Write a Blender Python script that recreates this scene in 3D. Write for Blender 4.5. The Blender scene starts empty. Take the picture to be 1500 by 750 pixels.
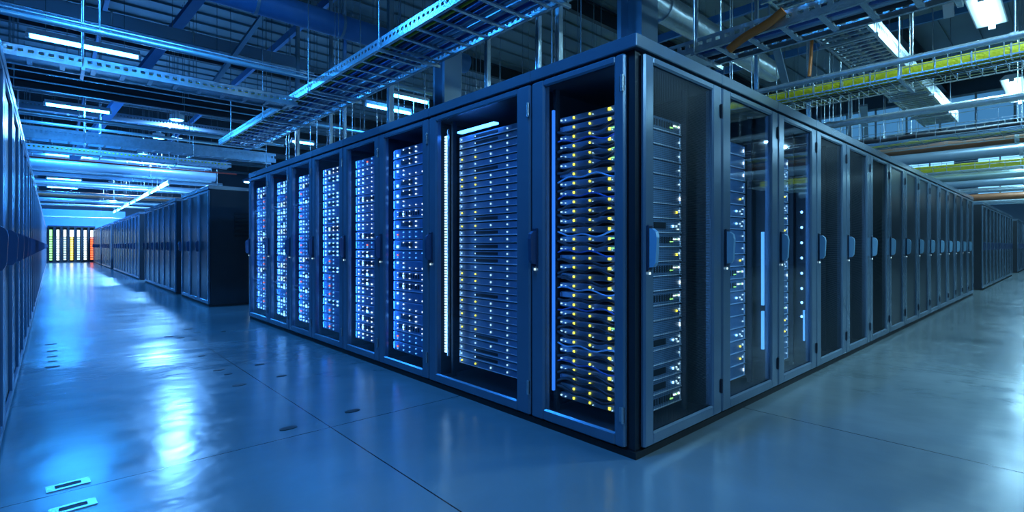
import bpy, math, random
from mathutils import Vector, Matrix
random.seed(11)
SC = bpy.context.scene
COL = SC.collection
PI = math.pi

# ---------------------------------------------------------------- camera, world, exposure
cam_d = bpy.data.cameras.new('camera'); cam = bpy.data.objects.new('camera', cam_d); COL.objects.link(cam)
cam.location = (-2.049, -1.394, 1.006)
cam.rotation_euler = (PI/2, 0, -math.atan2(.6717, .7408))
cam_d.sensor_width = 36; cam_d.lens = 36*745/1500; cam_d.shift_y = -0.01; cam_d.clip_start = .02; cam_d.clip_end = 300
SC.camera = cam
SC.view_settings.view_transform = 'Standard'; SC.view_settings.look = 'None'
SC.view_settings.gamma = 1; SC.view_settings.use_curve_mapping = False
SC.view_settings.exposure = 0.34
SC.cycles.use_denoising = True
SC.cycles.max_bounces = 7; SC.cycles.transparent_max_bounces = 12; SC.cycles.glossy_bounces = 4
SC.cycles.sample_clamp_indirect = 4.0; SC.cycles.caustics_reflective = False; SC.cycles.caustics_refractive = False
world = bpy.data.worlds.new('world'); SC.world = world; world.use_nodes = True
world.node_tree.nodes['Background'].inputs[0].default_value = (.02, .12, .4, 1)
world.node_tree.nodes['Background'].inputs[1].default_value = .1

TUBE_BLUE = (.03, .30, 1.0)      # light colour of the battens over the left aisle
TUBE_PALE = (.36, .75, 1.0)      # over the right aisle
E_TUBE = 70.0
E_LEFT, E_RIGHT = 75.0, 65.0     # watts of one batten

# ---------------------------------------------------------------- helpers
def mat(name, color, rough=.5, metal=0.0, emit=None, estr=0.0, noise=0.0, nscale=6.0, bump=0.0, bscale=40, spec=.5, sample=True):
    m = bpy.data.materials.new(name); m.use_nodes = True
    nt = m.node_tree; b = nt.nodes['Principled BSDF']
    b.inputs['Base Color'].default_value = (*color, 1)
    b.inputs['Roughness'].default_value = rough; b.inputs['Metallic'].default_value = metal
    b.inputs['Specular IOR Level'].default_value = spec
    if emit:
        b.inputs['Emission Color'].default_value = (*emit, 1); b.inputs['Emission Strength'].default_value = estr
        if not sample: m.cycles.emission_sampling = 'NONE'
    if noise or bump:
        tc = nt.nodes.new('ShaderNodeTexCoord')
    if noise:
        n = nt.nodes.new('ShaderNodeTexNoise'); n.inputs['Scale'].default_value = nscale
        nt.links.new(tc.outputs['Object'], n.inputs['Vector'])
        mr = nt.nodes.new('ShaderNodeMapRange'); mr.inputs[3].default_value = 1-noise; mr.inputs[4].default_value = 1+noise
        nt.links.new(n.outputs[0], mr.inputs[0])
        mx = nt.nodes.new('ShaderNodeVectorMath'); mx.operation = 'SCALE'; mx.inputs[0].default_value = color
        nt.links.new(mr.outputs[0], mx.inputs['Scale']); nt.links.new(mx.outputs[0], b.inputs['Base Color'])
    if bump:
        n2 = nt.nodes.new('ShaderNodeTexNoise'); n2.inputs['Scale'].default_value = bscale
        nt.links.new(tc.outputs['Object'], n2.inputs['Vector'])
        bp = nt.nodes.new('ShaderNodeBump'); bp.inputs['Strength'].default_value = bump; bp.inputs['Distance'].default_value = .02
        nt.links.new(n2.outputs[0], bp.inputs['Height']); nt.links.new(bp.outputs[0], b.inputs['Normal'])
    return m

def glass_mat(name, tint, rough=.03, ior=1.45):
    m = bpy.data.materials.new(name); m.use_nodes = True; nt = m.node_tree
    nt.nodes.remove(nt.nodes['Principled BSDF']); out = nt.nodes['Material Output']
    t = nt.nodes.new('ShaderNodeBsdfTransparent'); t.inputs[0].default_value = (*tint, 1)
    g = nt.nodes.new('ShaderNodeBsdfGlossy'); g.inputs['Roughness'].default_value = rough
    lw = nt.nodes.new('ShaderNodeLayerWeight'); lw.inputs[0].default_value = .5
    pw = nt.nodes.new('ShaderNodeMath'); pw.operation = 'POWER'; pw.inputs[1].default_value = 4.5; nt.links.new(lw.outputs['Facing'], pw.inputs[0])
    f = nt.nodes.new('ShaderNodeMath'); f.operation = 'ADD'; f.inputs[1].default_value = .03; nt.links.new(pw.outputs[0], f.inputs[0]); f.use_clamp = True
    mx = nt.nodes.new('ShaderNodeMixShader')
    nt.links.new(f.outputs[0], mx.inputs[0]); nt.links.new(t.outputs[0], mx.inputs[1]); nt.links.new(g.outputs[0], mx.inputs[2])
    nt.links.new(mx.outputs[0], out.inputs[0]); return m

def perf_mat(name, color, period=.009, fill=.15, rough=.4, metal=.6, axis_u='X'):
    # sheet steel pierced by a fine grid of round holes
    m = bpy.data.materials.new(name); m.use_nodes = True; nt = m.node_tree
    b = nt.nodes['Principled BSDF']; out = nt.nodes['Material Output']
    b.inputs['Base Color'].default_value = (*color, 1); b.inputs['Roughness'].default_value = rough; b.inputs['Metallic'].default_value = metal
    tc = nt.nodes.new('ShaderNodeTexCoord'); sp = nt.nodes.new('ShaderNodeSeparateXYZ'); nt.links.new(tc.outputs['Object'], sp.inputs[0])
    def s(o):
        a = nt.nodes.new('ShaderNodeMath'); a.operation = 'MULTIPLY'; a.inputs[1].default_value = 2*PI/period; nt.links.new(o, a.inputs[0])
        c = nt.nodes.new('ShaderNodeMath'); c.operation = 'SINE'; nt.links.new(a.outputs[0], c.inputs[0]); return c.outputs[0]
    ad = nt.nodes.new('ShaderNodeMath'); ad.operation = 'ADD'
    nt.links.new(s(sp.outputs[axis_u]), ad.inputs[0]); nt.links.new(s(sp.outputs['Z']), ad.inputs[1])
    gt = nt.nodes.new('ShaderNodeMath'); gt.operation = 'GREATER_THAN'; gt.inputs[1].default_value = fill; nt.links.new(ad.outputs[0], gt.inputs[0])
    t = nt.nodes.new('ShaderNodeBsdfTransparent'); mx = nt.nodes.new('ShaderNodeMixShader')
    nt.links.new(gt.outputs[0], mx.inputs[0]); nt.links.new(b.outputs[0], mx.inputs[1]); nt.links.new(t.outputs[0], mx.inputs[2])
    nt.links.new(mx.outputs[0], out.inputs[0]); return m

class MB:
    def __init__(s): s.v = []; s.f = []; s.smooth = []
    def add(s, vs, fs, sm=False):
        n = len(s.v); s.v += [tuple(v) for v in vs]
        for f in fs: s.f.append(tuple(i+n for i in f)); s.smooth.append(sm)
        return s
    def box(s, x0, x1, y0, y1, z0, z1):
        s.add([(x0,y0,z0),(x1,y0,z0),(x1,y1,z0),(x0,y1,z0),(x0,y0,z1),(x1,y0,z1),(x1,y1,z1),(x0,y1,z1)],
              [(0,3,2,1),(4,5,6,7),(0,1,5,4),(1,2,6,5),(2,3,7,6),(3,0,4,7)]); return s
    def bbox(s, x0, x1, y0, y1, z0, z1, c=.004):
        # box with bevelled vertical and front edges (chamfer c)
        pts = []
        for z, i in ((z0, c), (z0+c, 0), (z1-c, 0), (z1, c)):
            a0, a1, b0, b1 = x0+i, x1-i, y0+i, y1-i
            pts.append([(a0+c,b0,z),(a1-c,b0,z),(a1,b0+c,z),(a1,b1-c,z),(a1-c,b1,z),(a0+c,b1,z),(a0,b1-c,z),(a0,b0+c,z)])
        vs = [p for r in pts for p in r]; fs = [tuple(range(7,-1,-1)), tuple(range(24,32))]
        for k in range(3):
            for i in range(8):
                j = (i+1) % 8; fs.append((k*8+i, k*8+j, (k+1)*8+j, (k+1)*8+i))
        return s.add(vs, fs)
    def prism(s, prof, axis, a, b):
        # prof: list of 2-D points, extruded along axis from a to b
        def p(u, v, w):
            return {'x': (w,u,v), 'y': (u,w,v), 'z': (u,v,w)}[axis]
        n = len(prof); vs = [p(u,v,a) for u,v in prof]+[p(u,v,b) for u,v in prof]
        fs = [tuple(range(n)), tuple(range(2*n-1, n-1, -1))]+[(i, i+n, (i+1)%n+n, (i+1)%n) for i in range(n)]
        return s.add(vs, fs)
    def tube(s, pts, r, seg=8, cap=True):
        pts = [Vector(p) for p in pts]; vs = []; n = len(pts)
        up = Vector((0,0,1)); pu = None
        for i, p in enumerate(pts):
            d = (pts[min(i+1,n-1)]-pts[max(i-1,0)]).normalized()
            ref = up if abs(d.z) < .95 else Vector((1,0,0))
            a = d.cross(ref).normalized(); b = a.cross(d)
            for k in range(seg):
                t = 2*PI*k/seg; vs.append(p+a*math.cos(t)*r+b*math.sin(t)*r)
        fs = [(i*seg+k, i*seg+(k+1)%seg, (i+1)*seg+(k+1)%seg, (i+1)*seg+k) for i in range(n-1) for k in range(seg)]
        s.add(vs, fs, True)
        if cap: s.add(vs[:seg], [tuple(range(seg))]); s.add(vs[-seg:], [tuple(range(seg-1,-1,-1))])
        return s
    def bar(s, p, q, w, h):
        # rectangular bar between two points
        p, q = Vector(p), Vector(q); d = (q-p).normalized(); ref = Vector((0,0,1)) if abs(d.z) < .95 else Vector((1,0,0))
        a = d.cross(ref).normalized()*w/2; b = a.cross(d).normalized()*h/2
        vs = [e+x*a+y*b for e in (p,q) for x,y in ((-1,-1),(1,-1),(1,1),(-1,1))]
        return s.add(vs, [(0,1,2,3),(7,6,5,4),(0,4,5,1),(1,5,6,2),(2,6,7,3),(3,7,4,0)])
    def mesh(s, name, m):
        me = bpy.data.meshes.new(name); me.from_pydata(s.v, [], s.f); me.materials.append(m)
        me.polygons.foreach_set('use_smooth', s.smooth); me.update(); return me
    def build(s, name, m, parent=None, loc=None):
        o = bpy.data.objects.new(name, s.mesh(name, m)); COL.objects.link(o)
        if parent: o.parent = parent
        if loc: o.location = loc
        return o

def empty(name, loc=(0,0,0), rz=0, parent=None):
    o = bpy.data.objects.new(name, None); COL.objects.link(o); o.location = loc; o.rotation_euler = (0,0,rz)
    o.empty_display_size = .1
    if parent: o.parent = parent
    return o
def tag(o, label, cat, group=None, kind=None):
    o['label'] = label; o['category'] = cat
    if group: o['group'] = group
    if kind: o['kind'] = kind
    return o
def struct(o): o['kind'] = 'structure'; return o
def copy_tree(o, parent=None):
    c = o.copy(); COL.objects.link(c); c.parent = parent
    for ch in KIDS.get(o.name, []) or list(o.children): copy_tree(ch, c)
    return c
KIDS = {}
ORD = ['zeroth','first','second','third','fourth','fifth','sixth','seventh','eighth','ninth','tenth','eleventh','twelfth','thirteenth','fourteenth','fifteenth','sixteenth','seventeenth','eighteenth','nineteenth','twentieth']
def ordn(n):
    if n <= 20: return ORD[n]
    t = {2:'twenty',3:'thirty',4:'forty'}[n//10]; u = n % 10
    return t+'-'+ORD[u] if u else {2:'twentieth',3:'thirtieth',4:'fortieth'}[n//10]

# ---------------------------------------------------------------- materials
M = {}
M['frame']  = mat('powder coated steel', (.14,.215,.30), .24, .4, noise=.12, nscale=3)
M['cap']    = mat('cabinet cap steel', (.125,.19,.26), .24, .4, noise=.1, nscale=3)
M['side']   = mat('cabinet side panel', (.022,.03,.04), .45, .3, noise=.15)
M['inside'] = mat('cabinet interior', (.012,.02,.03), .6, .2)
M['black']  = mat('black rubber', (.006,.007,.009), .6)
M['dpanel'] = mat('fine mesh door panel', (.028,.036,.045), .28, .2, noise=.1, nscale=4)
M['perf']   = perf_mat('pierced steel door', (.02,.04,.06), fill=-.7)
M['glass']  = glass_mat('tinted door glass', (.82,.90,.98))
M['handle'] = mat('dark handle plastic', (.02,.04,.08), .3, .2)
M['grip']   = mat('dark blue handle grip', (.07,.11,.20), .22, .35)
M['gripp']  = mat('pale blue handle grip', (.26,.50,.70), .22, .2)
M['hinged'] = mat('dark hinge', (.02,.03,.05), .4, .3)
M['chrome'] = mat('steel hinge', (.55,.6,.65), .25, .9)
M['server'] = mat('server front steel', (.16,.28,.40), .4, .3, noise=.15, nscale=20)
M['server_dark'] = mat('server drive bay', (.01,.015,.02), .5, .3)
M['lip']    = mat('bright server lip', (.9,.95,.97), .35, .2)
M['galv']   = mat('galvanised steel', (.66,.76,.80), .26, .72, noise=.25, nscale=15, bump=.15, bscale=60)
M['galvd']  = mat('dull tray steel', (.40,.50,.56), .38, .4, noise=.3, nscale=12)
M['pipe']   = mat('painted pipe', (.46,.60,.62), .22, .6, noise=.1)
M['duct']   = mat('blue grey duct', (.38,.50,.60), .28, .55, noise=.15, nscale=2)
M['brown']  = mat('brown pipe lagging', (.34,.13,.06), .4, .2, noise=.2)
M['yellow'] = mat('yellow cable duct', (.72,.62,.02), .45, 0, noise=.2, nscale=18, bump=.3, bscale=50)
M['orange'] = mat('orange conduit', (.80,.22,.04), .4)
M['redc']   = mat('red cable', (.65,.06,.03), .5)
M['cablek'] = mat('black cable', (.015,.015,.02), .5)
M['cableb'] = mat('blue cable', (.03,.10,.35), .45)
M['cablep'] = mat('pale patch cord', (.25,.45,.65), .4)
M['beam']   = mat('blue painted steel', (.12,.32,.62), .45, .1, noise=.1)
M['deck']   = mat('roof deck sheet', (.21,.28,.31), .45, .25, noise=.3, nscale=.7)
M['deckd']  = mat('roof purlin', (.03,.04,.05), .5, .3)
M['wall']   = mat('hall wall', (.06,.10,.14), .6, .1, noise=.3, nscale=.5)
M['white']  = mat('white lamp housing', (.70,.76,.80), .4)
M['tubeL']  = mat('blue white tube', (1,1,1), .5, emit=TUBE_BLUE, estr=E_TUBE)
M['tubeR']  = mat('cool white tube', (1,1,1), .5, emit=TUBE_PALE, estr=E_TUBE*.8)
def led(n, c, s, sample=False): return mat(n, (.1,.1,.1), .4, emit=c, estr=s, sample=sample)
M['ledw'] = led('white status light', (.75,.92,1), 2.2)
M['ledb'] = led('blue status light', (.22,.55,1), 5)
M['ledb2'] = led('deep blue status light', (.10,.38,1), 2.2)
M['ledy'] = led('yellow status light', (1,.80,.04), 2.4)
M['ledr'] = led('orange status light', (1,.16,.04), 1.8)
M['ledg'] = led('green status light', (.35,.95,.25), 1.4)
M['ledi'] = led('cool cyan status light', (.55,.85,1), 1.2)
M['stripblue'] = led('blue rack strip', (.03,.20,.85), 1.0)
M['strip'] = led('blue light strip', (.06,.30,1), 9, True)  # glow of the fill bar added in the wide cabinet
M['stripdim'] = led('dim blue light strip', (.10,.38,.9), 1.6)
M['stripw'] = led('white cable light strip', (.6,.85,1), 1.7)
M['windim'] = led('dim lit mezzanine window', (.07,.30,.65), .55)
M['winlit'] = led('lit window', (.20,.55,.95), 1.3)

# ---------------------------------------------------------------- floor
def floor_mat():
    m = bpy.data.materials.new('sealed floor plates'); m.use_nodes = True; nt = m.node_tree; b = nt.nodes['Principled BSDF']
    N, L = nt.nodes.new, nt.links.new
    g = N('ShaderNodeNewGeometry'); sp = N('ShaderNodeSeparateXYZ'); L(g.outputs['Position'], sp.inputs[0])
    def seam(o, off, per, w):
        a = N('ShaderNodeMath'); a.operation = 'SUBTRACT'; a.inputs[1].default_value = off; L(o, a.inputs[0])
        p = N('ShaderNodeMath'); p.operation = 'PINGPONG'; p.inputs[1].default_value = per/2; L(a.outputs[0], p.inputs[0])
        c = N('ShaderNodeMath'); c.operation = 'LESS_THAN'; c.inputs[1].default_value = w; L(p.outputs[0], c.inputs[0]); return c.outputs[0]
    s1 = seam(sp.outputs['X'], -.90, 2.04, .0035); s2 = seam(sp.outputs['Y'], 1.37, 2.70, .0035)
    mx = N('ShaderNodeMath'); mx.operation = 'MAXIMUM'; L(s1, mx.inputs[0]); L(s2, mx.inputs[1])
    n = N('ShaderNodeTexNoise'); n.inputs['Scale'].default_value = .9; n.inputs['Detail'].default_value = 6; L(g.outputs['Position'], n.inputs[0])
    mp = N('ShaderNodeMapping'); mp.inputs['Scale'].default_value = (1.0, 3.0, 1); L(g.outputs['Position'], mp.inputs[0])
    n2 = N('ShaderNodeTexNoise'); n2.inputs['Scale'].default_value = 2.0; n2.inputs['Detail'].default_value = 5; L(mp.outputs[0], n2.inputs[0])
    cr = N('ShaderNodeValToRGB'); cr.color_ramp.elements[0].color = (.15,.20,.215,1); cr.color_ramp.elements[1].color = (.24,.30,.32,1)
    cr.color_ramp.elements[0].position = .3; cr.color_ramp.elements[1].position = .7; L(n.outputs[0], cr.inputs[0])
    mc = N('ShaderNodeMix'); mc.data_type = 'RGBA'; L(mx.outputs[0], mc.inputs[0]); L(cr.outputs[0], mc.inputs[6]); mc.inputs[7].default_value = (.01,.015,.02,1)
    L(mc.outputs[2], b.inputs['Base Color'])
    mr = N('ShaderNodeMapRange'); mr.inputs[1].default_value = .3; mr.inputs[2].default_value = .7; mr.inputs[3].default_value = .16; mr.inputs[4].default_value = .25; L(n2.outputs[0], mr.inputs[0])
    L(mr.outputs[0], b.inputs['Roughness']); b.inputs['Metallic'].default_value = .25
    n3 = N('ShaderNodeTexNoise'); n3.inputs['Scale'].default_value = 3.5; n3.inputs['Detail'].default_value = 3; L(g.outputs['Position'], n3.inputs[0])
    bp = N('ShaderNodeBump'); bp.inputs['Strength'].default_value = .5; bp.inputs['Distance'].default_value = .012; L(n3.outputs[0], bp.inputs['Height'])
    n4 = N('ShaderNodeTexNoise'); n4.inputs['Scale'].default_value = 220; L(g.outputs['Position'], n4.inputs[0])
    bp2 = N('ShaderNodeBump'); bp2.inputs['Strength'].default_value = .08; bp2.inputs['Distance'].default_value = .002; L(n4.outputs[0], bp2.inputs['Height']); L(bp.outputs[0], bp2.inputs['Normal'])
    L(bp2.outputs[0], b.inputs['Normal'])
    return m
HX0, HX1, HY0, HY1, HZ = -7.0, 34.0, -9.0, 42.0, 6.6
struct(MB().box(HX0, HX1, HY0, HY1, -.1, 0).build('floor', floor_mat()))
# roof deck with ribs running along x
dk = MB(); y = HY0
while y < HY1:
    dk.box(HX0, HX1, y, y+.55, HZ, HZ+.05); dk.box(HX0, HX1, y+.55, y+.62, HZ-.05, HZ+.05); y += .62
struct(dk.build('ceiling', M['deck']))
for nm, a in (('wall_left', (HX0-.1,HX0,HY0,HY1)), ('wall_right', (HX1,HX1+.1,HY0,HY1)), ('wall_back', (HX0-.1,HX1+.1,HY1,HY1+.1)), ('wall_front', (HX0-.1,HX1+.1,HY0-.1,HY0))):
    struct(MB().box(*a, 0, HZ).build(nm, M['wall']))

# purlins and rafters
k = 0
for y in (-3, 1.5, 6.0, 10.5, 15, 19.5, 24, 28.5, 33, 37.5):
    b = MB(); b.box(HX0, HX1, y-.06, y+.06, HZ-.09, HZ-.05); b.box(HX0, HX1, y-.012, y+.012, HZ-.40, HZ-.09); b.box(HX0, HX1, y-.06, y+.06, HZ-.44, HZ-.40)
    k += 1; struct(b.build('trim_%d' % k, M['deckd']))
for x in (-4.6, -1.2, 2.2, 5.6, 9.0, 12.4, 17, 22, 27):
    b = MB(); b.box(x-.04, x+.04, HY0, HY1, HZ-.62, HZ-.44)
    k += 1; struct(b.build('trim_%d' % k, M['beam']))

# ---------------------------------------------------------------- cabinets
def door_parts(w, parent, glass, detailed=True, ox=0.0, oy=0.0, rz=0.0, sl=.10, sr=.10, pale=False):
    """door hung in a cabinet front; local x 0..w, front at y = 0, swings out towards -y"""
    g = .006; z0, z1, o0, o1 = .04, 1.925, .105, 1.885
    d = MB()
    def ring(x0,x1,a,b): d.bbox(x0,x1,-.032,-.002,a,b,.009)
    ring(g, sl, z0, z1); ring(w-sr, w-g, z0, z1); ring(sl-.009, w-sr+.009, o1, z1); ring(sl-.009, w-sr+.009, z0, o0)
    # inner return lip of the opening
    d.box(sl-.012, sl+.004, -.020, .010, o0-.01, o1+.01); d.box(w-sr-.004, w-sr+.012, -.020, .010, o0, o1)
    dr = d.build('door', M['frame'], parent); dr.location = (ox, oy, 0); dr.rotation_euler = (0,0,rz)
    pm = {'glass': M['glass'], 'perf': M['perf'], 'panel': M['dpanel']}[glass]
    MB().box(sl, w-sr, -.016, -.010, o0, o1).build('door_glass' if glass == 'glass' else 'door_panel', pm, dr)
    hx = sl*.42
    if detailed:
        MB().bbox(hx-.020, hx+.020, -.044, -.031, .885, 1.105, .004).build('handle_plate', M['handle'], dr)
    MB().prism([(-.036,1.090),(-.060,1.087),(-.078,1.072),(-.084,1.045),(-.078,.925),(-.066,.906),(-.036,.902)], 'x', hx-.012, hx+.012).build('handle', M['gripp'] if pale else M['grip'], dr)
    if detailed:
        for z in (.20, 1.78):
            h = MB(); h.tube([(w-.015,-.036,z-.04),(w-.015,-.036,z+.04)], .008); h.box(w-.034, w-.008, -.034,-.028, z-.035, z+.035); h.build('hinge', M['hinged'] if pale else M['chrome'], dr)
        MB().bbox(hx-.008, hx+.008, -.042, -.038, .868, .880, .002).build('lock_light', M['ledi'], dr)
    return dr
def body(mb, w, d):
    mb.box(0, .018, 0, d, .035, 1.935); mb.box(w-.018, w, 0, d, .035, 1.935); mb.box(.018, w-.018, d-.018, d, .035, 1.935)
    mb.box(.018, w-.018, 0, d-.018, 1.905, 1.935); mb.box(.018, w-.018, 0, d-.018, .035, .06); return mb
def make_cabinet(w, d, glass, detailed=True, sl=.10, sr=.10, rails=True, pale=False):
    r = empty('server_cabinet')
    body(MB(), w, d).build('body', M['side'], r)
    if rails:
        f = MB(); 
        for x in (.10, w-.12): f.box(x, x+.02, .10, .13, .06, 1.905)
        f.build('mounting_rails', M['inside'], r)
    c = MB(); c.bbox(0, w, -.032, d, 1.937, 2.0, .004); c.build('top_cap', M['cap'], r)
    MB().box(0, w, -.018, d, 0, .033).build('plinth', M['black'], r)
    door_parts(w, r, glass, detailed, sl=sl, sr=sr, pale=pale)
    return r

# --- central block, right-hand run: fronts on y = 0 facing -y
XR = [.826, 1.661, 2.44, 3.215, 4.02, 4.82, 5.62, 6.41, 7.20, 7.99, 8.78, 9.57, 10.36, 11.15, 11.94, 12.40]
XR = [.826, 1.661, 2.44]+[2.44+.79*i for i in range(1, 13)]          # ends at 11.92
DR = 1.0
for i in range(len(XR)-1):
    w = XR[i+1]-XR[i]
    r = make_cabinet(w, DR, 'glass' if i < 2 else 'perf' if i < 5 else 'panel', True, sl=.112, sr=.112, pale=True)
    r.location = (XR[i], 0, 0)
    extra = ['tall glass-fronted server cabinet, glowing blue strip inside', 'server cabinet with blue lights behind glass'][i] if i < 2 else 'dark mesh-door server cabinet'
    if 2 <= i < 5:
        z = .2
        while z < 1.62:
            if random.random() < .85: MB().box(.135, .150, .012, .022, z, z+.014).build('status_light', M['ledi'], r)
            z += .048
    tag(r, '%s, %s from the corner on the right-hand run' % (extra, ordn(i+2)), 'server cabinet', 'cabinets along the right-hand run of the central block')
# --- corner cabinet
CW, CD = .826, .675
cc = empty('server_cabinet'); tag(cc, 'corner server cabinet with doors on both faces and yellow-lit servers', 'server cabinet')
b = MB(); b.box(0, CW, 0, CD, 1.905, 1.935); b.box(0, CW, 0, CD, .035, .06); b.box(CW-.018, CW, 0, CD, .06, 1.905); b.box(0, CW-.018, CD-.018, CD, .06, 1.905)
b.box(-.004, .034, -.004, .034, .035, 1.935); b.box(.002, .050, .002, .050, .06, 1.905)
b.build('body', M['side'], cc)
MB().box(.075, .088, CD-.080, CD-.066, .18, 1.78).build('light_strip', M['stripblue'], cc)
MB().bbox(-.032, CW, -.032, CD, 1.937, 2.0, .004).build('top_cap', M['cap'], cc)
MB().box(-.018, CW, -.018, CD, 0, .033).build('plinth', M['black'], cc)
b = MB(); b.box(.26, .28, .10, .13, .06, 1.905); b.box(.655, .675, .10, .13, .06, 1.905); b.box(.10, .13, .60, .62, .06, 1.905); b.build('mounting_rails', M['inside'], cc)
door_parts(CW-.03, cc, 'perf', True, ox=.03, oy=0, sl=.086, sr=.107, pale=True)
door_parts(CD-.03, cc, 'glass', True, ox=0, oy=CD, rz=-PI/2, sl=.104, sr=.068)
# --- central block, left-hand run: fronts on x = 0 facing -x
YL = [.675, 1.729, 2.478, 3.180, 3.945, 4.636, 5.390, 6.226]
DL = .83-.006
LN = ['wide glass server cabinet with white cable strip, second left of the corner', 'blue-lit server cabinet with orange lights, beside the wide cabinet']
strip_x = []
for i in range(7):
    w = YL[i+1]-YL[i]
    r = make_cabinet(w, DL, 'glass', True, sl=.095 if i == 0 else .085, sr=.12 if i == 0 else .085, rails=(i == 0))
    r.location = (0, YL[i+1], 0); r.rotation_euler = (0, 0, -PI/2)
    lab = LN[i] if i < 2 else 'blue-lit glass server cabinet, %s from the corner on the left-hand run' % ordn(i+2)
    tag(r, lab, 'server cabinet', 'cabinets along the left-hand run of the central block')
    if i == 0:
        s = MB(); z = .24
        while z < 1.80: s.box(.085, .115, .05, .065, z, z+.013); z += .02
        s.build('light_strip', M['stripw'], r)
        MB().box(.118, .124, .05, .065, .22, 1.84).build('cable_guide', M['chrome'], r)
        MB().box(.20, .60, .08, .12, 1.80, 1.812).build('fill_bar', M['strip'], r)  # added glowing bar, brightens the server fronts from above
def inner_fill(parent, x, y, ang, watts, color, z=1.0, h=1.7):
    # added fill light: slim hidden rail behind the door stile, brightens the servers
    q = empty('fill_rail', (x, y, z), ang, parent)
    MB().box(-.008, .008, -.010, -.002, -h/2, h/2).build('fill_rail_body', M['chrome'], q)
    ld = bpy.data.lights.new('fill_light', 'AREA'); ld.shape = 'RECTANGLE'; ld.size = .014; ld.size_y = h; ld.energy = watts; ld.color = color
    lo = bpy.data.objects.new('fill_light', ld); COL.objects.link(lo); lo.parent = q; lo.rotation_euler = (PI/2, 0, 0)
CYAN = (.18, .5, 1); MIDB = (.09, .38, 1); DEEP = (.03, .22, 1)
for o in [o for o in COL.objects if o.name.startswith('server_cabinet') and o.parent is None]:
    x, y = o.location.x, o.location.y
    if o == cc:
        inner_fill(o, .06, .016, -.9, 5, CYAN); inner_fill(o, .016, .62, -PI/2-.9, .55, MIDB); inner_fill(o, .016, .062, -PI/2+.9, .3, MIDB)
    elif abs(y) < .01 and 0 < x < 12:
        if x < XR[4]-.01: inner_fill(o, .06, .016, -.9, 6 if x < XR[2]-.01 else 2, CYAN)
    elif abs(x) < .01 and 0 < y < 6.5:
        wc = [YL[i+1]-YL[i] for i in range(7) if abs(YL[i+1]-y) < .01][0]
        inner_fill(o, .05, .016, -.9, 1.3 if y < 2 else 2.5, CYAN if y < 2 else DEEP); inner_fill(o, wc-.05, .016, .9, 1 if y < 2 else 2.5, CYAN if y < 2 else DEEP)
for o in [o for o in COL.objects if o.name.startswith('server_cabinet') and o.parent is None]:
    if abs(o.location.y) < .01 and abs(o.location.x-XR[0]) < .01:
        s = MB(); s.box(.715, .733, .02, .035, .30, .56); s.box(.715, .733, .02, .035, .60, 1.10); s.build('light_strip', M['stripdim'], o)
    if abs(o.location.y) < .01 and abs(o.location.x-XR[1]) < .01:
        s = MB()
        for z in (.55,.66,.78,.90,1.02,1.14,1.26,.44): s.bbox(.655, .668, .03, .045, z, z+.02, .004)
        s.build('light_dots', M['ledb'], o)
        MB().box(.665, .68, .02, .03, .26, .5).build('light_strip', M['stripdim'], o)

# ---------------------------------------------------------------- servers
def server_mesh(w, h, d, kind):
    b = MB(); b.bbox(0, w, 0, d, 0, h, min(.004, h*.2))
    return b
def server_proto(w, h, d, kind, ledspec, lip=True):
    """thing: chassis mesh; children: face lip, drive bay, status lights"""
    o = MB().bbox(0, w, 0, d, 0, h, min(.004, h*.15)).build('server', M['server'])
    ears = MB().box(0, .012, -.004, 0, h*.1, h*.9); ears.box(w-.012, w, -.004, 0, h*.1, h*.9)
    if lip: ears.box(0, w, -.006, 0, 0, .0055 if kind != 'slim' else .0025)
    ears.build('face_lip', M['lip'] if lip else M['chrome'], o)
    if kind == 'bay':
        q = MB(); q.box(w*.22, w*.55, -.003, 0, h*.3, h*.75); q.build('drive_bay', M['server_dark'], o)
    if kind == 'vent':
        q = MB()
        for j in range(9): q.box(w*.15+j*w*.07, w*.15+j*w*.07+w*.035, -.003, 0, h*.3, h*.75)
        q.build('vent', M['server_dark'], o)
    for m, dots in ledspec:
        q = MB()
        for (u, v, sx, sz) in dots: q.box(u*w-sx/2, u*w+sx/2, -.008, -.001, v*h-sz/2, v*h+sz/2)
        q.build('status_lights', M[m], o)
    return o
def place(proto, first, mtx, label, group):
    o = proto if first else copy_tree(proto)
    o.matrix_world = mtx; tag(o, label, 'server', group); return o
def L_(y1): return Matrix.Translation((0, y1, 0)) @ Matrix.Rotation(-PI/2, 4, 'Z')
def R_(x0): return Matrix.Translation((x0, 0, 0))
def stack(base, x0, z0, z1, n, ry, protos, lab, group):
    pitch = (z1-z0)/n; used = set()
    for i in range(n):
        k = random.randrange(len(protos)) if not callable(protos) else protos(i)
        p = protos[k]
        place(p, k not in used, base @ Matrix.Translation((x0, ry, z1-(i+1)*pitch)), '%s, %s from the top' % (lab, ordn(i+1)), group); used.add(k)
    for k, p in enumerate(protos):
        if k not in used:
            for c in list(p.children): bpy.data.objects.remove(c)
            bpy.data.objects.remove(p)

# corner cabinet, left-hand door: slim servers with yellow lights
h = .033
pr = [server_proto(.44, h, .10, 'slim', [('ledy', [(.24,.5,.008,.012),(.50,.5,.007,.011),(.80,.5,.012+.004*(j%2),.014)]), ('ledi', [(.03,.5,.008,.008),(.10,.4,.005,.006),(.55,.3,.004,.004),(.84,.3,.004,.004)])][:1+(j != 3)]+([('ledg', [(.88,.6,.05,.006)])] if j == 2 else []), lip=False) for j in range(4)]
stack(L_(CD), .055+.03, .135, 1.76, 31, .125, pr, 'yellow-lit slim server behind the corner cabinet left door', 'slim servers behind the corner cabinet left door')
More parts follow.
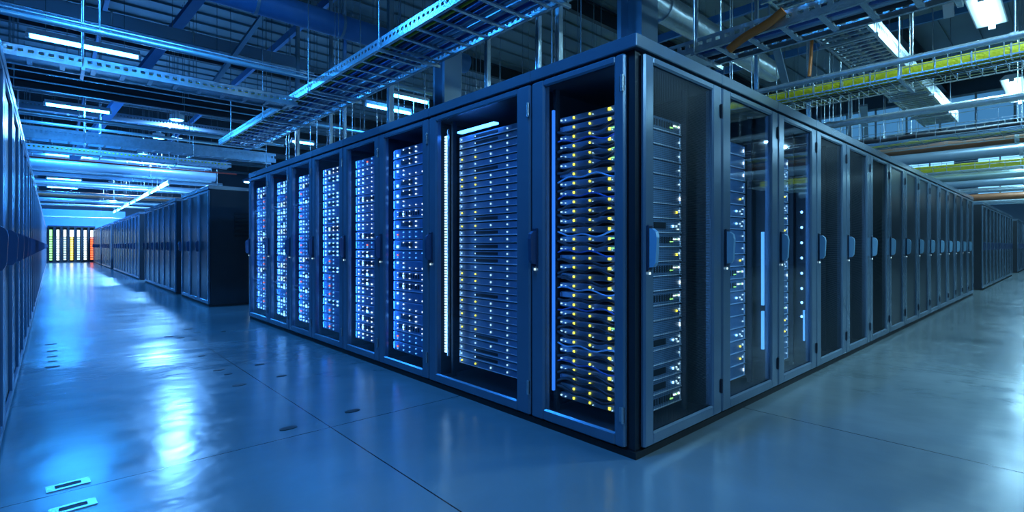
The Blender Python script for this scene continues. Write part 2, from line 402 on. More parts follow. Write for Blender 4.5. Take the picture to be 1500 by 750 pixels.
# corner cabinet, right-hand door
def rightprotos(w, h, d):
    return [server_proto(w, h, d, 'plain', [('ledi', [(.08,.6,.006,.008),(.08,.3,.006,.008),(.93,.5,.008,.01)])]),
            server_proto(w, h, d, 'bay', [('ledb', [(.75,.5,.012,.012)]), ('ledi', [(.85,.5,.01,.01),(.93,.7,.01,.008),(.90,.3,.012,.01)])]),
            server_proto(w, h, d, 'plain', [('ledy', [(.10,.55,.008,.010),(.86,.5,.010,.012)]), ('ledi', [(.93,.6,.006,.014)])]),
            server_proto(w, h, d, 'vent', [('ledg', [(.70,.4,.03,.006),(.85,.6,.012,.008)]), ('ledw', [(.80,.6,.02,.008),(.92,.6,.01,.012)])]),
            server_proto(w, h, d, 'plain', [('ledw', [(.10,.6,.010,.012),(.14,.3,.012,.006),(.95,.5,.006,.02)])])]
stack(R_(0), .285, .115, 1.72, 20, .130, rightprotos(.365, 1.605/20-.004, .20), 'blue server behind the corner cabinet right door', 'servers behind the corner cabinet right door')
stack(R_(XR[0]), .14, .115, 1.70, 19, .130, rightprotos(.535, 1.585/19-.004, .6), 'server in the first glass cabinet right of the corner cabinet', 'servers in the cabinet right of the corner cabinet')
stack(R_(XR[1]), .13, .115, 1.70, 18, .130, rightprotos(.50, 1.585/18-.004, .6), 'server in the second glass cabinet right of the corner cabinet', 'servers in the third cabinet of the right-hand run')
# wide cabinet
w = .755; h = 1.62/34-.006
pr = [server_proto(w, h, .6, 'slim', [('ledi', [(.03,.5,.008,.012),(.24,.5,.006,.010),(.46,.5,.006,.012),(.68,.5,.006,.012)])]),
      server_proto(w, h, .6, 'slim', [('ledy', [(.035,.5,.008,.010),(.24,.5,.007,.010)]), ('ledi', [(.46,.5,.007,.012),(.68,.5,.006,.010)])]),
      server_proto(w, h, .6, 'bay', [('ledi', [(.03,.5,.008,.012),(.24,.5,.006,.010),(.68,.5,.006,.010)])])]
stack(L_(YL[1]), .165, .17, 1.79, 34, .13, pr, 'slim server in the wide glass cabinet', 'slim servers in the wide cabinet')
# six blue-lit cabinets
for i in range(1, 7):
    w = YL[i+1]-YL[i]; sw = w-.23; n = 20; h = 1.62/n-.005
    us = [.12,.30,.48,.66,.84]
    far = i >= 3
    def dots(m2, sz):
        return [(u, v, sz*random.uniform(.5,1.2), sz*random.uniform(.6,1.2)*.9) for u in us for v in (.27,.75) if random.random() < .72]
    sz = .0075+.0021*i
    main = 'ledb' if far else 'ledw'
    pr = [server_proto(sw, h, .6, 'vent', [('ledw', dots(0, sz)), ('ledb', [(us[1], .5, sz*1.8, sz*1.6)])], lip=(not far)),
          server_proto(sw, h, .6, 'plain', [(main, dots(0, sz)), ('ledb', [(us[0], .75, sz*1.5, sz*1.5),(us[1], .3, sz, sz)])], lip=False),
          server_proto(sw, h, .6, 'plain', [('ledb2', dots(0, sz)), ('ledr', [(us[random.randrange(4)], .5, sz*1.5, sz)])], lip=False),
          server_proto(sw, h, .6, 'bay', [(main, dots(0, sz*1.2)), ('ledb', [(random.choice(us), .3, sz*2.2, sz*2)])], lip=(not far))]
    stack(L_(YL[i+1]), .11, .15, 1.80, n, .05, pr, 'server in the blue-lit cabinet %s from the corner' % ordn(i+2), 'servers in the blue-lit cabinets of the left-hand run')
# patch cords hanging across the yellow-lit servers
for i in range(29):
    z = .19+i*.0518; pts = []
    a, ph = random.uniform(.003,.012), random.uniform(0,6)
    for k in range(13):
        t = k/12; pts.append((.105+.004*math.sin(9*t), .59-.42*t, z+a*math.sin(ph+5*t)+.01*math.sin(13*t+ph)))
    mm = ('cablek','cablek','cablek','cableb','cablek','cablep')[i % 6]
    o = MB().tube(pts, .009 if mm == 'cablek' else .005, 6).build('patch_cord', M[mm])
    tag(o, '%s patch cord across the yellow-lit servers, %s from the bottom' % ({'cablek':'black','cableb':'blue','cablep':'pale'}[mm], ordn(i+1)), 'cable', 'patch cords in the corner cabinet')

# ---------------------------------------------------------------- other rows of cabinets
def row(n, origin, rz, step, w, d, lab, group, glass='panel', start=1):
    proto = make_cabinet(w, d, glass, False, rails=False)
    for i in range(n):
        r = proto if i == 0 else copy_tree(proto)
        r.location = (origin[0]+step[0]*i, origin[1]+step[1]*i, 0); r.rotation_euler = (0,0,rz)
        tag(r, lab % ordn(i+start), 'server cabinet', group)
# left row: facing +x, along x = -2.26
row(44, (-2.26, .62, 0), PI/2, (0,.85), .85, 1.0, 'dark cabinet, %s along the row on the left of the aisle', 'cabinets along the left side of the aisle')
# right side of the far aisle (fronts on x = -.11)
for (y0, n, pitch, nm) in ((8.1, 3, .783, 'black-sided block behind the blue-lit cabinets'), (11.1, 6, .77, 'second block along the far aisle'), (17.0, 10, .82, 'third block along the far aisle'), (26.4, 6, .85, 'fourth block along the far aisle'), (32.5, 7, .85, 'last block before the end wall')):
    row(n, (-.11, y0+pitch, 0), -PI/2, (0, pitch), pitch, 1.15, 'dark blue cabinet, %s in the '+nm, 'cabinets of the '+nm)
# right run, second block
row(10, (13.5, 0, 0), 0, (.84, 0), .84, 1.0, 'grey cabinet, %s in the far block of the right-hand aisle', 'cabinets of the far right-hand block')
row(6, (24.5, 0, 0), 0, (.84, 0), .84, 1.0, 'dark cabinet, %s in the last block of the right-hand aisle', 'cabinets of the last right-hand block')
# louvre and light column on the side of the first far block
v = MB()
for j in range(7): v.box(.24, .46, 8.085, 8.10, 1.16+j*.062, 1.195+j*.062)
tag(v.build('louvre_vent', M['black']), 'black louvred vent on the side of the first far block', 'vent')
v = MB(); z = .14
while z < 1.8: v.box(.472, .486, 8.085, 8.10, z, z+.022); z += .058
tag(v.build('indicator_column', M['ledi']), 'vertical column of small white lights beside the louvred vent', 'light strip')

# end wall of lit narrow cabinets
cols = [('ledg','ledg'), ('ledw','ledw'), ('ledi','ledw'), ('ledy','stripw'), ('ledi','ledw'), ('ledw','ledw'), ('ledr','ledw')]
names = ['green','white','pale blue','amber and white','cool white','bright white','red']
for i in range(7):
    x = -2.20+i*.31
    r = empty('narrow_cabinet', (x, 38.9, 0))
    b = MB(); b.box(0,.31,0,.6,0,.06); b.box(0,.31,0,.6,2.1,2.2); b.box(0,.05,0,.6,.06,2.1); b.box(.26,.31,0,.6,.06,2.1); b.box(.05,.26,.5,.6,.06,2.1); b.box(.02,.04,-.02,0,.1,2.1)
    b.build('body', M['side'], r)
    q = MB(); z = .15
    while z < 1.45: q.box(.09,.21,.10,.2,z,z+.10); z += .14
    q.build('lit_units', M[cols[i][0]], r)
    q = MB(); q.box(.06 if i == 3 else .09, .25 if i == 3 else .21,.10,.2,1.55,1.95); q.build('lit_panel', M[cols[i][1]], r)
    tag(r, 'narrow end-wall cabinet with %s lights at the aisle end' % names[i], 'server cabinet', 'lit cabinets closing the aisle')
struct(MB().box(-3.3, 1.5, 39.6, 39.7, 0, 3.2).build('wall_end', M['beam']))

# ---------------------------------------------------------------- lamps
def batten(p, q, label, group, left=True, watts=None, wide=False, bulb=True):
    """batten luminaire between two points at the same height: housing, tube, end caps, light"""
    p, q = Vector(p), Vector(q); L = (q-p).length; mid = (p+q)/2; a = math.atan2((q-p).y, (q-p).x)
    r = empty('batten_lamp', mid, a)
    hw = .16 if wide else .045
    b = MB(); b.prism([(-hw,.0),(-hw*.55,.075),(hw*.55,.075),(hw,.0),(hw*.9,-.004),(-hw*.9,-.004)], 'x', -L/2, L/2); b.build('housing', M['white'], r, (0,0,.03))
    MB().tube([(-L/2+.03,0,.0),(L/2-.03,0,.0)], .026, 10).build('tube', M['tubeL' if left else 'tubeR'], r)
    for sx in (-1,1): MB().box(sx*L/2-.02, sx*L/2+.02, -.035, .035, -.03, .05).build('end_cap', M['white'], r)
    for sx in (-.35,.35): MB().tube([(sx*L,0,.1),(sx*L,0,HZ-mid.z+.02)], .005, 5).build('hanger_wire', M['galv'], r)
    if bulb:
        ld = bpy.data.lights.new('lamp_light', 'AREA'); ld.shape = 'RECTANGLE'; ld.size = L-.05; ld.size_y = .07
        ld.energy = watts or (E_LEFT if left else E_RIGHT); ld.color = TUBE_BLUE if left else TUBE_PALE
        lo = bpy.data.objects.new('lamp_light', ld); COL.objects.link(lo); lo.parent = r; lo.location = (0,0,-.032)
    tag(r, label, 'ceiling lamp', group); return r
GL = 'tube lamps across the left aisle'
for i, (x, y, w_) in enumerate([(-2.3,8.6,1.3),(-2.15,13.2,1.1),(-2.4,16.9,1.2),(-2.2,20.6,1.2),(-2.2,25.2,1.2),(-2.2,29.2,1.2),(-2.2,33.6,1.2),(-2.2,37.8,1.2)]):
    batten((x,y,4.0), (x+w_,y,4.0), 'blue-white tube lamp over the left aisle, %s from the camera' % ordn(i+1), GL, watts=80 if i < 2 else 110)
for i, y in enumerate((-3.5, .4, 4.4)):
    batten((-2.0,y,4.0), (-.8,y,4.0), 'tube lamp over the near end of the left aisle, %s' % ['behind the camera','beside the corner','beside the wide cabinet'][i], GL, watts=[25,80,85][i])
batten((2.9,8.7,4.0), (4.0,8.7,4.0), 'tube lamp above the central block, under the cable tray', 'tube lamps above the central block', watts=40)
batten((3.1,8.0,4.1), (4.0,8.0,4.1), 'thin tube lamp just behind the one over the central block', 'tube lamps above the central block', watts=20)
batten((3.06,13.65,4.0), (3.7,13.65,4.0), 'short tube lamp far behind the central block', 'tube lamps above the central block', watts=30)
for i, y in enumerate((15.8, 19.1, 23.2, 29.6, 36.0)):  # added lamps, put in to throw bright highlights on the aisle floor
    r = empty('added_high_bay_lamp', (.62, y, 4.6)); b = MB(); b.tube([(0,0,.14),(0,0,.30)], .07, 16); b.tube([(0,0,0),(0,0,.06),(0,0,.14)], .17, 20); b.build('housing', M['white'], r)
    MB().tube([(0,0,-.012),(0,0,-.002)], .15, 20).build('diffuser', M['tubeL'], r); MB().tube([(0,0,.3),(0,0,HZ-4.6+.02)], .006, 5).build('hanger_wire', M['galv'], r)
    ld = bpy.data.lights.new('lamp_light', 'AREA'); ld.shape = 'DISK'; ld.size = .3; ld.energy = 400 if i == 0 else 900; ld.color = (.16,.45,1)
    lo = bpy.data.objects.new('lamp_light', ld); COL.objects.link(lo); lo.parent = r; lo.location = (0,0,-.02)
    tag(r, 'added round high-bay lamp near the roof over the far aisle, %s nearest' % ordn(i+1), 'ceiling lamp', 'added high-bay lamps over the far aisle')
for i in range(9):
    y = 18+i*2.2
    batten((.75,y,3.0), (.75,y+1.7,3.0), 'tube lamp in the bright line above the far cabinets, %s nearest' % ordn(i+1), 'line of tube lamps above the far cabinets', watts=14)
for i, (x, x2) in enumerate([(2.2,3.4),(6.3,7.5),(10.8,13.0),(16.5,18),(21,22.5),(26,27.5)]):
    batten((x,-.65 if i else -1.6,4.0), (x2,-.65 if i else -1.6,4.0), 'wide white lamp over the right-hand aisle, %s from the corner' % ordn(i+1), 'wide lamps over the right-hand aisle', left=False, wide=True)
for i, (x, y) in enumerate([(2.5,-4.5),(7.5,-4.5),(13,-4.5),(20,-4.5),(-4.0,-5.5)]):
    batten((x,y,4.0), (x+1.5,y,4.0), 'wide lamp over the open floor, %s along' % ordn(i+1), 'wide lamps over the open floor', left=False, wide=True, watts=100)
for i, (x, y) in enumerate([(6,6),(11,6),(17,6),(24,6),(8,12),(14,12),(22,12),(6,20),(14,20),(6,30)]):
    batten((x,y,4.6), (x+1.5,y,4.6), 'wide lamp in the hall behind the central block, %s of these' % ordn(i+1), 'wide lamps in the hall behind the central block', left=False, wide=True, watts=70)

# ---------------------------------------------------------------- overhead pipes and trays
def P(axis, s, c, z): return (s, c, z) if axis == 'x' else (c, s, z)
def hangers(mb, axis, s0, s1, c, z, step=2.4, r=.006):
    s = s0+.4
    while s < s1: mb.tube([P(axis,s,c,z), P(axis,s,c,HZ+.02)], r, 5); s += step
def pipe(axis, s0, s1, c, z, r, m, label, cat='pipe', group=None, hang=3.0, name='pipe', coll=True):
    o = empty(name, P(axis, s0, c, z))
    off = Vector(P(axis, s0, c, z))
    def loc(p): return tuple(Vector(p)-off)
    MB().tube([loc(P(axis,s0,c,z)), loc(P(axis,s1,c,z))], r, 14).build('pipe_run', M[m], o)
    s = s0+.6; pc = hr = None
    while s < s1:
        if pc is None:
            pc = MB().tube([loc(P(axis,s,c,z)), loc(P(axis,s+.05,c,z))], r*1.12+.003, 14).build('pipe_clamp', M['galv'], o)
            hr = MB().tube([loc(P(axis,s+.02,c,z+r)), loc(P(axis,s+.02,c,HZ+.02))], .006, 5).build('hanger_rod', M['galv'], o); sa = s
        else:
            for x in (pc, hr):
                d = x.copy(); COL.objects.link(d); d.location = P(axis, s-sa, 0, 0)
        s += hang
    tag(o, label, cat, group); return o
def ladder(axis, s0, s1, c0, c1, z, label, hgt=.10, rung=.25, name='cable_tray', m='galv', solid=False, teeth=True, hang=2.0, wire=False, wstep=.10):
    o = empty(name, P(axis, s0, (c0+c1)/2, z)); off = Vector(o.location)
    def bx(mb, sa, sb, ca, cb, za, zb):
        if axis == 'x': mb.box(sa-off.x, sb-off.x, ca-off.y, cb-off.y, za-off.z, zb-off.z)
        else: mb.box(ca-off.x, cb-off.x, sa-off.y, sb-off.y, za-off.z, zb-off.z)
    for c, sg in ((c0,1),(c1,-1)):
        b = MB()
        if wire:
            for k in range(3): bx(b, s0, s1, c-.004, c+.004, z+hgt*k/2-.004, z+hgt*k/2+.004)
        else:
            # channel rail with punched slots near the top
            bx(b, s0, s1, c-.004, c+.004, z, z+hgt*.45); bx(b, s0, s1, c-.004, c+.004, z+hgt*.72, z+hgt)
            lo, hi = (c, c+.03) if sg > 0 else (c-.03, c)
            bx(b, s0, s1, lo, hi, z, z+.006); bx(b, s0, s1, lo, hi, z+hgt-.006, z+hgt)
            s = s0
            while s < s1-.05: bx(b, s, s+.035, c-.004, c+.004, z+hgt*.45, z+hgt*.72); s += .075
        b.build('side_rail', M[m], o)
    s = s0+.02
    if wire:
        b = MB()
        while s < s1:
            bx(b, s, s+.006, c0, c1, z-.004, z+.002); bx(b, s, s+.006, c0-.004, c0+.004, z, z+hgt); bx(b, s, s+.006, c1-.004, c1+.004, z, z+hgt); s += wstep
        n = max(2, int((c1-c0)/.1))
        for k in range(n+1): c = c0+(c1-c0)*k/n; bx(b, s0, s1, c-.003, c+.003, z-.008, z-.002)
        b.build('wire_mesh', M[m], o)
    else:
        b = MB(); bx(b, s, s+.04, c0, c1, z+.006, z+.024); ru = b.build('rung', M[m], o); sa = s; s += rung
        while s < s1-.05:
            d = ru.copy(); COL.objects.link(d); d.location = P(axis, s-sa, 0, 0); s += rung
        if solid: b = MB(); bx(b, s0, s1, c0+.03, c1-.03, z+.024, z+.028); b.build('tray_sheet', M[m], o)
    s = s0+.5
    while s < s1:
        g = MB()
        for c in (c0-.02, c1+.02):
            p = Vector(P(axis,s,c,z-.03))-off; q = Vector(P(axis,s,c,HZ+.02))-off; g.tube([p,q], .007, 5)
        p = Vector(P(axis,s,c0-.04,z-.02))-off; q = Vector(P(axis,s,c1+.04,z-.02))-off; g.bar(p,q,.03,.03)
        g.build('hanger_frame', M['galv'], o)
        s += hang
    tag(o, label, 'cable tray'); return o
def cable(axis, s0, s1, c, z, r, m, label, wav=.012, group=None, name='cable', seg=7):
    n = max(8, int((s1-s0)/.3)); ph = random.uniform(0,6)
    pts = [P(axis, s0+(s1-s0)*k/n, c+wav*math.sin(ph+k*.7)+wav*.6*math.sin(k*1.9), z+r+abs(wav*.3*math.sin(k*1.3+ph))) for k in range(n+1)]
    return tag(MB().tube(pts, r, seg).build(name, M[m]), label, 'cable', group)

# big ladder tray over the central block, running away along the left aisle
ladder('y', -1.0, 10.0, .42, 1.09, 3.0, 'wide perforated ladder tray crossing above the central cabinets', hgt=.11, rung=.28, hang=1.9)
cg = 'cables lying in the wide ladder tray'
for i, (c, r, m, nm) in enumerate([(.49,.018,'cablek','thick black'),(.53,.012,'yellow','thin yellow'),(.568,.014,'cablek','black'),(.615,.018,'cableb','blue'),(.66,.016,'cablek','medium black'),(.72,.024,'cableb','thick blue'),(.79,.020,'duct','grey blue'),(.86,.026,'duct','fat grey'),(.94,.020,'cableb','dark blue'),(1.01,.016,'cablep','pale blue')]):
    cable('y', -.9, 9.9, c, 3.024, r, m, '%s cable in the wide ladder tray, %s from its left rail' % (nm, ordn(i+1)), group=cg, wav=.006)
# tray across the aisle that meets it
ladder('x', -4.5, .38, 5.52, 5.86, 2.86, 'perforated tray crossing the left aisle into the wide ladder tray', hgt=.11, hang=2.2, solid=True)
for i, (c, m, nm) in enumerate([(5.57,'yellow','yellow'),(5.63,'cablek','black'),(5.70,'cableb','blue'),(5.77,'cablek','second black')]):
    cable('x', -4.4, .34, c, 2.892, .02, m, '%s cable in the tray crossing the left aisle' % nm, group='cables in the crossing tray', wav=.005)
pipe('x', -4.8, .95, 5.25, 3.17, .028, 'pipe', 'bright teal pipe crossing above the left aisle beside the tray', hang=2.5)
pipe('x', -4.8, 1.3, 5.36, 3.26, .012, 'galv', 'thin bright conduit just above the teal pipe', hang=2.5)
gp = 'pipes across the left aisle'
spec = [(9.2,4.6,.02,'galv','thin bright conduit near the roof over the aisle',-6,2.0),
 (10.5,4.9,.05,'duct','blue pipe near the roof over the aisle',-6.5,2.2),
 (11.0,4.3,.014,'galv','thin conduit rail above the dark gap, upper of three',-6,3.2),
 (11.85,4.3,.014,'galv','thin conduit rail above the dark gap, middle of three',-6,3.2),
 (12.5,4.3,.018,'pipe','thin conduit rail above the dark gap, lower of three',-6,3.2),
 (12.3,3.6,.045,'pipe','pale green-grey pipe crossing the aisle below the second tube lamp',-6,2.4),
 (13.8,3.7,.035,'pipe','slim pale pipe just under the green-grey pipe',-6,2.4),
 (14.32,3.0,.016,'redc','thin red pipe under the yellow cable tray',-3.2,1.8),
 (17.8,3.3,.16,'duct','large round duct crossing the aisle',-3.2,2.0),
 (19.3,3.3,.05,'pipe','pipe crossing behind the large round duct',-3.2,2.2),
 (22.25,3.5,.09,'duct','blue pipe crossing the far aisle before the fifth lamp',-3.2,3.2),
 (23.3,3.2,.04,'pipe','pale pipe crossing the far aisle before the fifth lamp',-3.2,3.2),
 (26.5,3.6,.12,'duct','round blue duct crossing the far aisle after the fifth lamp',-3.2,3.6),
 (28.0,3.3,.05,'pipe','pale pipe crossing the far aisle near the sixth lamp',-3.2,3.6),
 (30.0,3.4,.12,'brown','brown lagged pipe crossing the far aisle',-3.2,3.6),
 (32.7,3.3,.05,'pipe','pale pipe just beyond the brown pipe',-3.2,3.6),
 (34.2,3.4,.10,'duct','blue duct near the aisle end',-3.2,3.6),
 (36.5,3.3,.06,'galv','bright pipe just before the aisle end',-3.2,3.6),
 (38.4,2.7,.05,'galv','bright pipe right above the end-wall cabinets',-3.2,3.6)]
for (y, z, r, m, lab, x0, x1) in spec:
    pipe('x', x0, x1, y, z, r, m, lab, group=gp, hang=2.8)
ladder('x', -6, 2.4, 12.9, 13.3, 3.22, 'long slotted tray over the aisle with square openings', hgt=.24, m='galvd', rung=.3)
ladder('x', -3.2, 1.5, 13.6, 14.1, 3.08, 'tray with yellow and green cables over the aisle', hgt=.12, m='galvd', solid=True, hang=1.5)
cable('x', -3.1, 1.4, 13.68, 3.11, .035, 'yellow', 'yellow cable in the tray over the aisle')
cable('x', -3.1, 1.4, 13.82, 3.11, .03, 'cablep', 'pale cable in the tray over the aisle')
ladder('x', -6, 3.0, 16.2, 16.6, 4.45, 'pale blue tray high over the aisle behind the second lamp', hgt=.2, m='duct', solid=True, teeth=False)
for (x0_, x1_, y, z, d_, lab) in ((-4.5,2.5,20.7,3.9,.5,'flat blue duct over the far aisle before the fifth lamp'), (-4.5,3.2,27.2,4.0,.6,'flat blue duct over the far aisle after the fifth lamp'), (-4.5,3.5,31.6,3.9,.6,'flat blue duct over the far aisle beyond the brown pipe'), (-4.5,2.0,9.6,4.7,.45,'flat blue duct high over the aisle near the first lamp')):
    o = empty('air_duct', (x0_, y, z)); d = MB(); d.bbox(0, x1_-x0_, 0, d_, 0, .28, .01); s = .8
    d.build('duct_run', M['duct'], o)
    while s < x1_-x0_: MB().box(s, s+.03, -.015, d_+.015, -.015, .295).build('flange', M['galv'], o); s += 1.2
    for s in (.75, x1_-x0_-.75): MB().tube([(s, d_/2, .28), (s, d_/2, HZ-z+.02)], .008, 5).build('hanger_rod', M['galv'], o); tag(o, lab, 'air duct', 'flat ducts over the left aisle')

# right-hand side, running along y
ladder('y', -3.0, 12.0, 1.89, 2.32, 2.6, 'perforated cable tray crossing low over the right-hand cabinets', hgt=.11, hang=1.6)
for i, (c, r, m, nm) in enumerate([(1.96,.02,'cablek','black'),(2.04,.04,'cableb','thick blue'),(2.13,.035,'duct','grey blue'),(2.22,.03,'cablek','thick black')]):
    cable('y', -2.9, 11.9, c, 2.624, r, m, '%s cable in the low tray over the right-hand cabinets' % nm, group='cables in the low right tray', wav=.003)
pts = []
for k in range(15):
    t = k/14; pts.append((1.850, .40-.40*t, 2.525+.012*math.sin(t*PI*2)+.17*t))
tag(MB().tube(pts, .032, 12).build('flexible_conduit', M['orange']), 'short orange flexible conduit curving up from the low cable tray', 'conduit')
b = MB(); b.tube([(4.5,.6445,3.55),(4.5,.6445,3.40),(4.52,.66,3.2),(4.50,.67,2.98)], .02, 8)
tag(b.build('hanging_strap', M['orange']), 'short orange strap hanging from the lengthways tray', 'strap')
pipe('y', -4, 14, 3.72, 2.70, .03, 'galv', 'bright rail pipe above the yellow cable duct', hang=2.3)
ladder('y', -4, 14, 3.86, 4.42, 2.60, 'wire basket tray holding the yellow cable duct', hgt=.14, wire=True, hang=1.6, wstep=.09)
o = empty('cable_duct', (4.04, -3.8, 2.66)); MB().bbox(-.075, .075, 0, 5.05, -.045, .055, .012).build('duct_body', M['yellow'], o)
q = MB(); s = .25
while s < 5: q.box(-.08,.08,s,s+.012,-.05,.06); s += .25
q.build('duct_rib', M['galv'], o); tag(o, 'yellow cable duct lying in the wire basket, nearer length', 'cable duct', 'yellow cable ducts')
o = empty('cable_duct', (4.04, 1.55, 2.66)); MB().bbox(-.07, .07, 0, 5.5, -.045, .05, .012).build('duct_body', M['yellow'], o)
tag(o, 'yellow cable duct lying in the wire basket, farther length', 'cable duct', 'yellow cable ducts')
cable('y', -3.8, 13, 4.25, 2.62, .03, 'cablek', 'black cable beside the yellow duct in the wire basket')
pipe('y', -4, 18, 6.47, 2.78, .05, 'galv', 'bright pipe crossing beyond the yellow duct', hang=2.2)
ladder('y', -4, 18, 6.58, 7.5, 2.45, 'wide wire basket tray beyond the yellow duct', hgt=.26, wire=True, hang=2.2, wstep=.2)
for i, (c, m) in enumerate([(6.75,'cablek'),(6.95,'cablep'),(7.15,'yellow'),(7.37,'cablek')]):
    cable('y', -3.8, 17, c, 2.46, .035, m, '%s cable in the wide wire basket' % ['black','pale blue','yellow','second black'][i], wav=.05, group='cables in the wide wire basket')
pipe('y', -4, 20, 7.9, 2.52, .085, 'brown', 'large reddish brown pipe crossing above the right-hand cabinets', hang=2.5)
pipe('y', -4, 20, 8.8, 2.48, .10, 'duct', 'large blue-grey pipe behind the brown pipe', hang=2.5)
ladder('y', -4, 22, 10.6, 11.4, 2.42, 'tray with yellow duct farther along the right-hand aisle', hgt=.16, wire=True, hang=2.2, wstep=.2)
o = empty('cable_duct', (11.0, -3.8, 2.48)); MB().bbox(-.15, .15, 0, 14, -.05, .1, .012).build('duct_body', M['yellow'], o); tag(o, 'yellow duct in the tray farther along the right-hand aisle', 'cable duct')
pipe('y', -4, 22, 12.6, 2.5, .09, 'pipe', 'pale pipe crossing above the end of the right-hand run', hang=2.5)
pipe('y', -4, 22, 14.2, 2.5, .11, 'duct', 'grey duct crossing above the gap at the end of the run', hang=2.5)
pipe('y', -4, 22, 16.6, 2.5, .07, 'galv', 'bright pipe crossing above the far right block', hang=2.5)
pipe('y', -4, 22, 18.1, 2.42, .10, 'brown', 'brown pipe crossing above the far right block', hang=2.5)
pipe('y', -4, 22, 20.5, 2.45, .12, 'galv', 'bright duct crossing above the end of the far right block', hang=2.5)
for (y_, x0_, x1_, z, lab) in ((2.0,6.5,16,3.3,'bright blue duct behind the right-hand run'),(4.3,9,20,3.6,'long blue duct farther behind the right-hand run')):
    pipe('x', x0_, x1_, y_, z, .14, 'duct', lab, hang=2.5)
# tray running above the right-hand run
ladder('x', .9, 11.0, .10, .62, 3.4, 'wide cable tray running lengthways above the right-hand run', hgt=.20, rung=.14, solid=False, hang=1.7)
for i in range(6):
    cable('x', 1.0, 10.9, .165+i*.078, 3.43, .030, ('cablep','galv','cableb','galv','cablep','duct')[i], '%s cable in the lengthways tray above the right-hand run, %s across' % (('pale','grey','blue','grey','pale','dull grey')[i], ordn(i+1)), wav=.005, group='cables in the lengthways tray')

# posts, columns and braces
def post(x, y, w_, z0, z1, m, label, cat='post', name='support_post', group=None):
    b = MB(); t = w_*.16
    b.box(x-w_/2, x+w_/2, y-w_/2, y-w_/2+t, z0, z1); b.box(x-w_/2, x+w_/2, y+w_/2-t, y+w_/2, z0, z1); b.box(x-t/2, x+t/2, y-w_/2+t, y+w_/2-t, z0, z1)
    return tag(b.build(name, M[m]), label, cat, group)
post(2.40, 1.60, .29, 0, HZ+.02, 'duct', 'thick steel column rising behind the corner cabinet', 'column', 'steel_column')
post(1.60, 3.83, .25, 0, HZ+.02, 'duct', 'thick steel column behind the wide cabinet', 'column', 'steel_column')
gpz = 'thin steel posts behind the cabinets'
for i, (x, y, w_, nm) in enumerate([(1.13,2.47,.045,'behind the wide cabinet'),(1.165,1.80,.04,'left of the pair behind the corner cabinet'),(1.28,1.66,.05,'right of the pair behind the corner cabinet'),(1.80,5.62,.08,'seen right of the crossing trays'),(1.46,6.50,.05,'seen left of the crossing trays'),(1.2,7.85,.05,'behind the blue-lit cabinets'),(1.62,7.42,.05,'second behind the blue-lit cabinets'),(2.4,11.3,.08,'far behind the blue-lit cabinets'),(2.95,1.25,.03,'beside the low right tray'),(4.58,1.3,.04,'beside the yellow duct'),(6.0,1.15,.05,'beyond the yellow duct'),(9.8,1.6,.06,'behind the middle of the right-hand run')]):
    post(x, y, w_, 0, HZ+.02, 'galv', 'thin pale steel post %s' % nm, 'post', 'support_post', gpz)
gb = 'roof braces'
for i, (p, q, wd, m, nm) in enumerate([((.55,9.3,HZ),(-1.6,16.2,3.3),.20,'beam','wide blue diagonal brace over the left aisle'),((1.0,7.9,5.6),(.25,9.6,4.1),.09,'duct','short pale diagonal brace right of the wide brace'),((2.2,11.2,4.6),(4.9,8.4,6.0),.10,'duct','long pale brace rising behind the ladder tray'),((1.9,5.5,4.3),(3.2,4.2,5.3),.08,'duct','pale brace above the wide cabinet'),((5.5,1.5,4.2),(7.5,1.8,3.0),.10,'duct','pale brace above the right-hand run'),((12.5,2.0,4.4),(15.0,2.5,2.8),.14,'duct','wide pale brace above the far end of the right-hand run'),((5.0,-.4,5.5),(7.5,-.2,4.3),.12,'duct','pale brace over the right-hand aisle')]):
    b = MB(); b.bar(p, q, wd, wd*.5); e1 = Vector(p); 
    if p[2] < HZ: b.tube([p, (p[0],p[1],HZ+.02)], .012, 6)
    tag(b.build('diagonal_brace', M[m]), nm, 'brace', gb)

# big dark duct near the roof above the central block
o = empty('air_duct', (-1.6, 6.1, 4.35)); MB().tube([(0,0,0),(5.2,0,0)], .17, 24).build('duct_run', M['beam'], o)
for a_ in (.4,1.6,2.8,4.0,4.9): MB().tube([(a_,0,0),(a_+.04,0,0)], .185, 24).build('flange', M['galvd'], o)
for a_ in (.42,2.82,4.92): MB().tube([(a_,0,.15),(a_,0,HZ-4.33)], .008, 5).build('hanger_rod', M['galv'], o)
tag(o, 'large dark round duct high above the wide cabinet', 'air duct')
o = empty('shade_panel', (-6, 12.68, 4.2)); MB().bbox(0, 8.6, 0, .06, 0, .60, .01).build('shade_sheet', M['black'], o)  # added black sheet, stands in for the deep shade under the roof
MB().box(0, 8.6, -.02, .08, -.03, 0).build('bottom_channel', M['deckd'], o)
for a_ in (1.0, 4.2, 7.9): MB().tube([(a_,.03,.6),(a_,.03,HZ-4.18)], .008, 5).build('hanger_rod', M['galv'], o)
tag(o, 'added black panel standing in for roof shade behind the thin conduits', 'panel')
# white cylinder duct seen behind the corner column
pipe('x', 3.2, 7.5, 2.2, 4.1, .17, 'galv', 'bright round duct glimpsed behind the corner column', hang=2.0)
pipe('x', 1.5, 5, 6.8, 3.9, .05, 'pipe', 'pale pipe behind the wide cabinet', hang=2.0)
pipe('x', 1.5, 6, 9.5, 3.6, .03, 'pipe', 'slim pale pipe far behind the wide cabinet', hang=2.0)

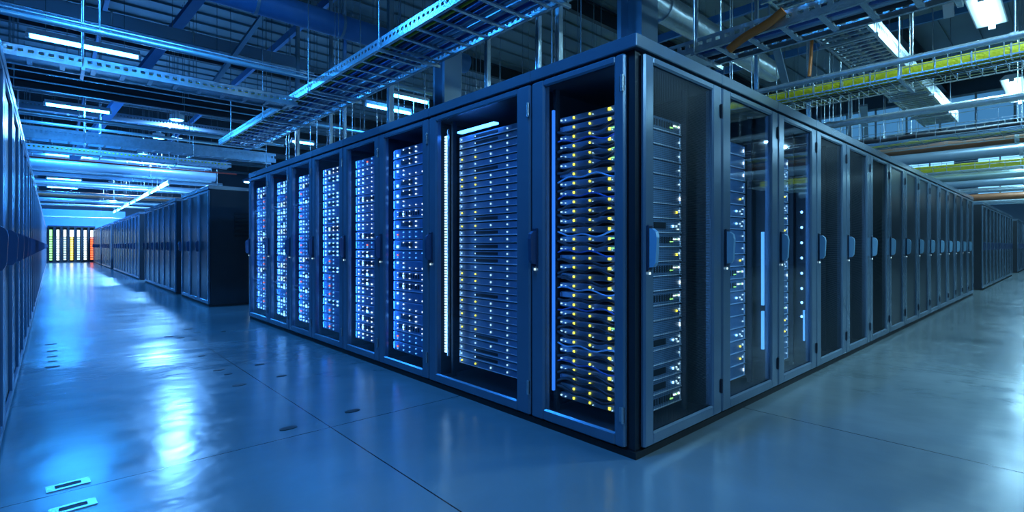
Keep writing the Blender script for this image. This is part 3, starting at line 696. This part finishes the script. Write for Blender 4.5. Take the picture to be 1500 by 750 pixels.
# mezzanine windows on the right wall and back of the hall
n = 0
for (x, y0, y1, z0, z1) in ((30.0, -3.0, 1.6, 3.4, 5.4), (30.0, 2.4, 8.0, 3.4, 5.4)):
    n += 1
    if n == 1:
        struct(MB().box(20.5, 20.7, -3.2, 6.5, 3.9, HZ+.02).build('wall_mezzanine', M['wall']))
        fo = struct(MB().box(20.44, 20.47, -2.9, 6.2, 4.3, 6.0).build('window_3', M['windim'])); q = MB()
        for j in range(11): q.box(20.38, 20.50, -2.9+j*.91-.03, -2.9+j*.91+.03, 4.3, 6.0)
        for z in (4.3, 4.95, 6.0): q.box(20.38, 20.50, -2.93, 6.23, z-.04, z+.04)
        q.build('window_frame', M['galv'], fo)
    w_ = MB(); w_.box(x, x+.03, y0, y1, z0, z1); fo = struct(w_.build('window_%d' % n, M['winlit']))
    q = MB(); y = y0
    while y <= y1+.01: q.box(x-.04, x, y-.03, y+.03, z0, z1); y += (y1-y0)/6
    for z in (z0, z0+.8, z1): q.box(x-.04, x, y0, y1, z-.03, z+.03)
    q.build('window_frame', M['galv'], fo)

# ---------------------------------------------------------------- floor fittings
for i, (x, y, a) in enumerate([(-1.995,1.44,.05),(-1.985,1.19,.05)]):
    o = empty('floor_outlet', (x, y, 0), a); b = MB(); 
    b.box(-.07,.07,-.035,-.018,0,.004); b.box(-.07,.07,.018,.035,0,.004); b.box(-.07,-.042,-.018,.018,0,.004); b.box(.042,.07,-.018,.018,0,.004); b.build('frame', M['chrome'], o)
    MB().box(-.042,.042,-.018,.018,0,.002).build('opening', M['black'], o)
    tag(o, 'small metal-framed floor outlet, %s of the pair by the left cabinets' % ['farther','nearer'][i], 'floor outlet', 'floor outlets')
FP = [(-2.05,5.6,.05),(-2.04,5.15,.04),(-2.04,4.83,.04),(-2.04,4.56,.035),(-2.04,4.30,.05),(-.82,5.79,.05),(-1.08,5.34,.05),(-1.0,5.15,.04),(-.79,5.43,.04),(-1.04,3.25,.045),(-1.02,3.05,.03),(-1.04,2.65,.05),(-.74,3.23,.04),(-.73,2.71,.04),(-1.08,1.51,.05),(-.69,1.55,.05),(-1.03,3.95,.03),(-.55,5.3,.03)]
FP = FP[:5]+sorted(FP[5:], key=lambda p: math.hypot(p[0]+2.05, p[1]+1.39))
for i, (x, y, s) in enumerate(FP):
    b = MB(); pts = [(s*math.cos(t)*1.0, s*.55*math.sin(t)) for t in [k*PI/4+.3 for k in range(8)]]
    b.prism(pts, 'z', 0, .003); o = b.build('floor_plug', M['black'], loc=(x,y,0))
    lab = 'small dark floor plug beside the left cabinets, %s nearest' % ordn(5-i)
    if i >= 5: lab = 'small dark floor plug in mid aisle, %s nearest the camera' % ordn(i-4)
    tag(o, lab, 'floor plug', 'floor plugs in the left aisle')
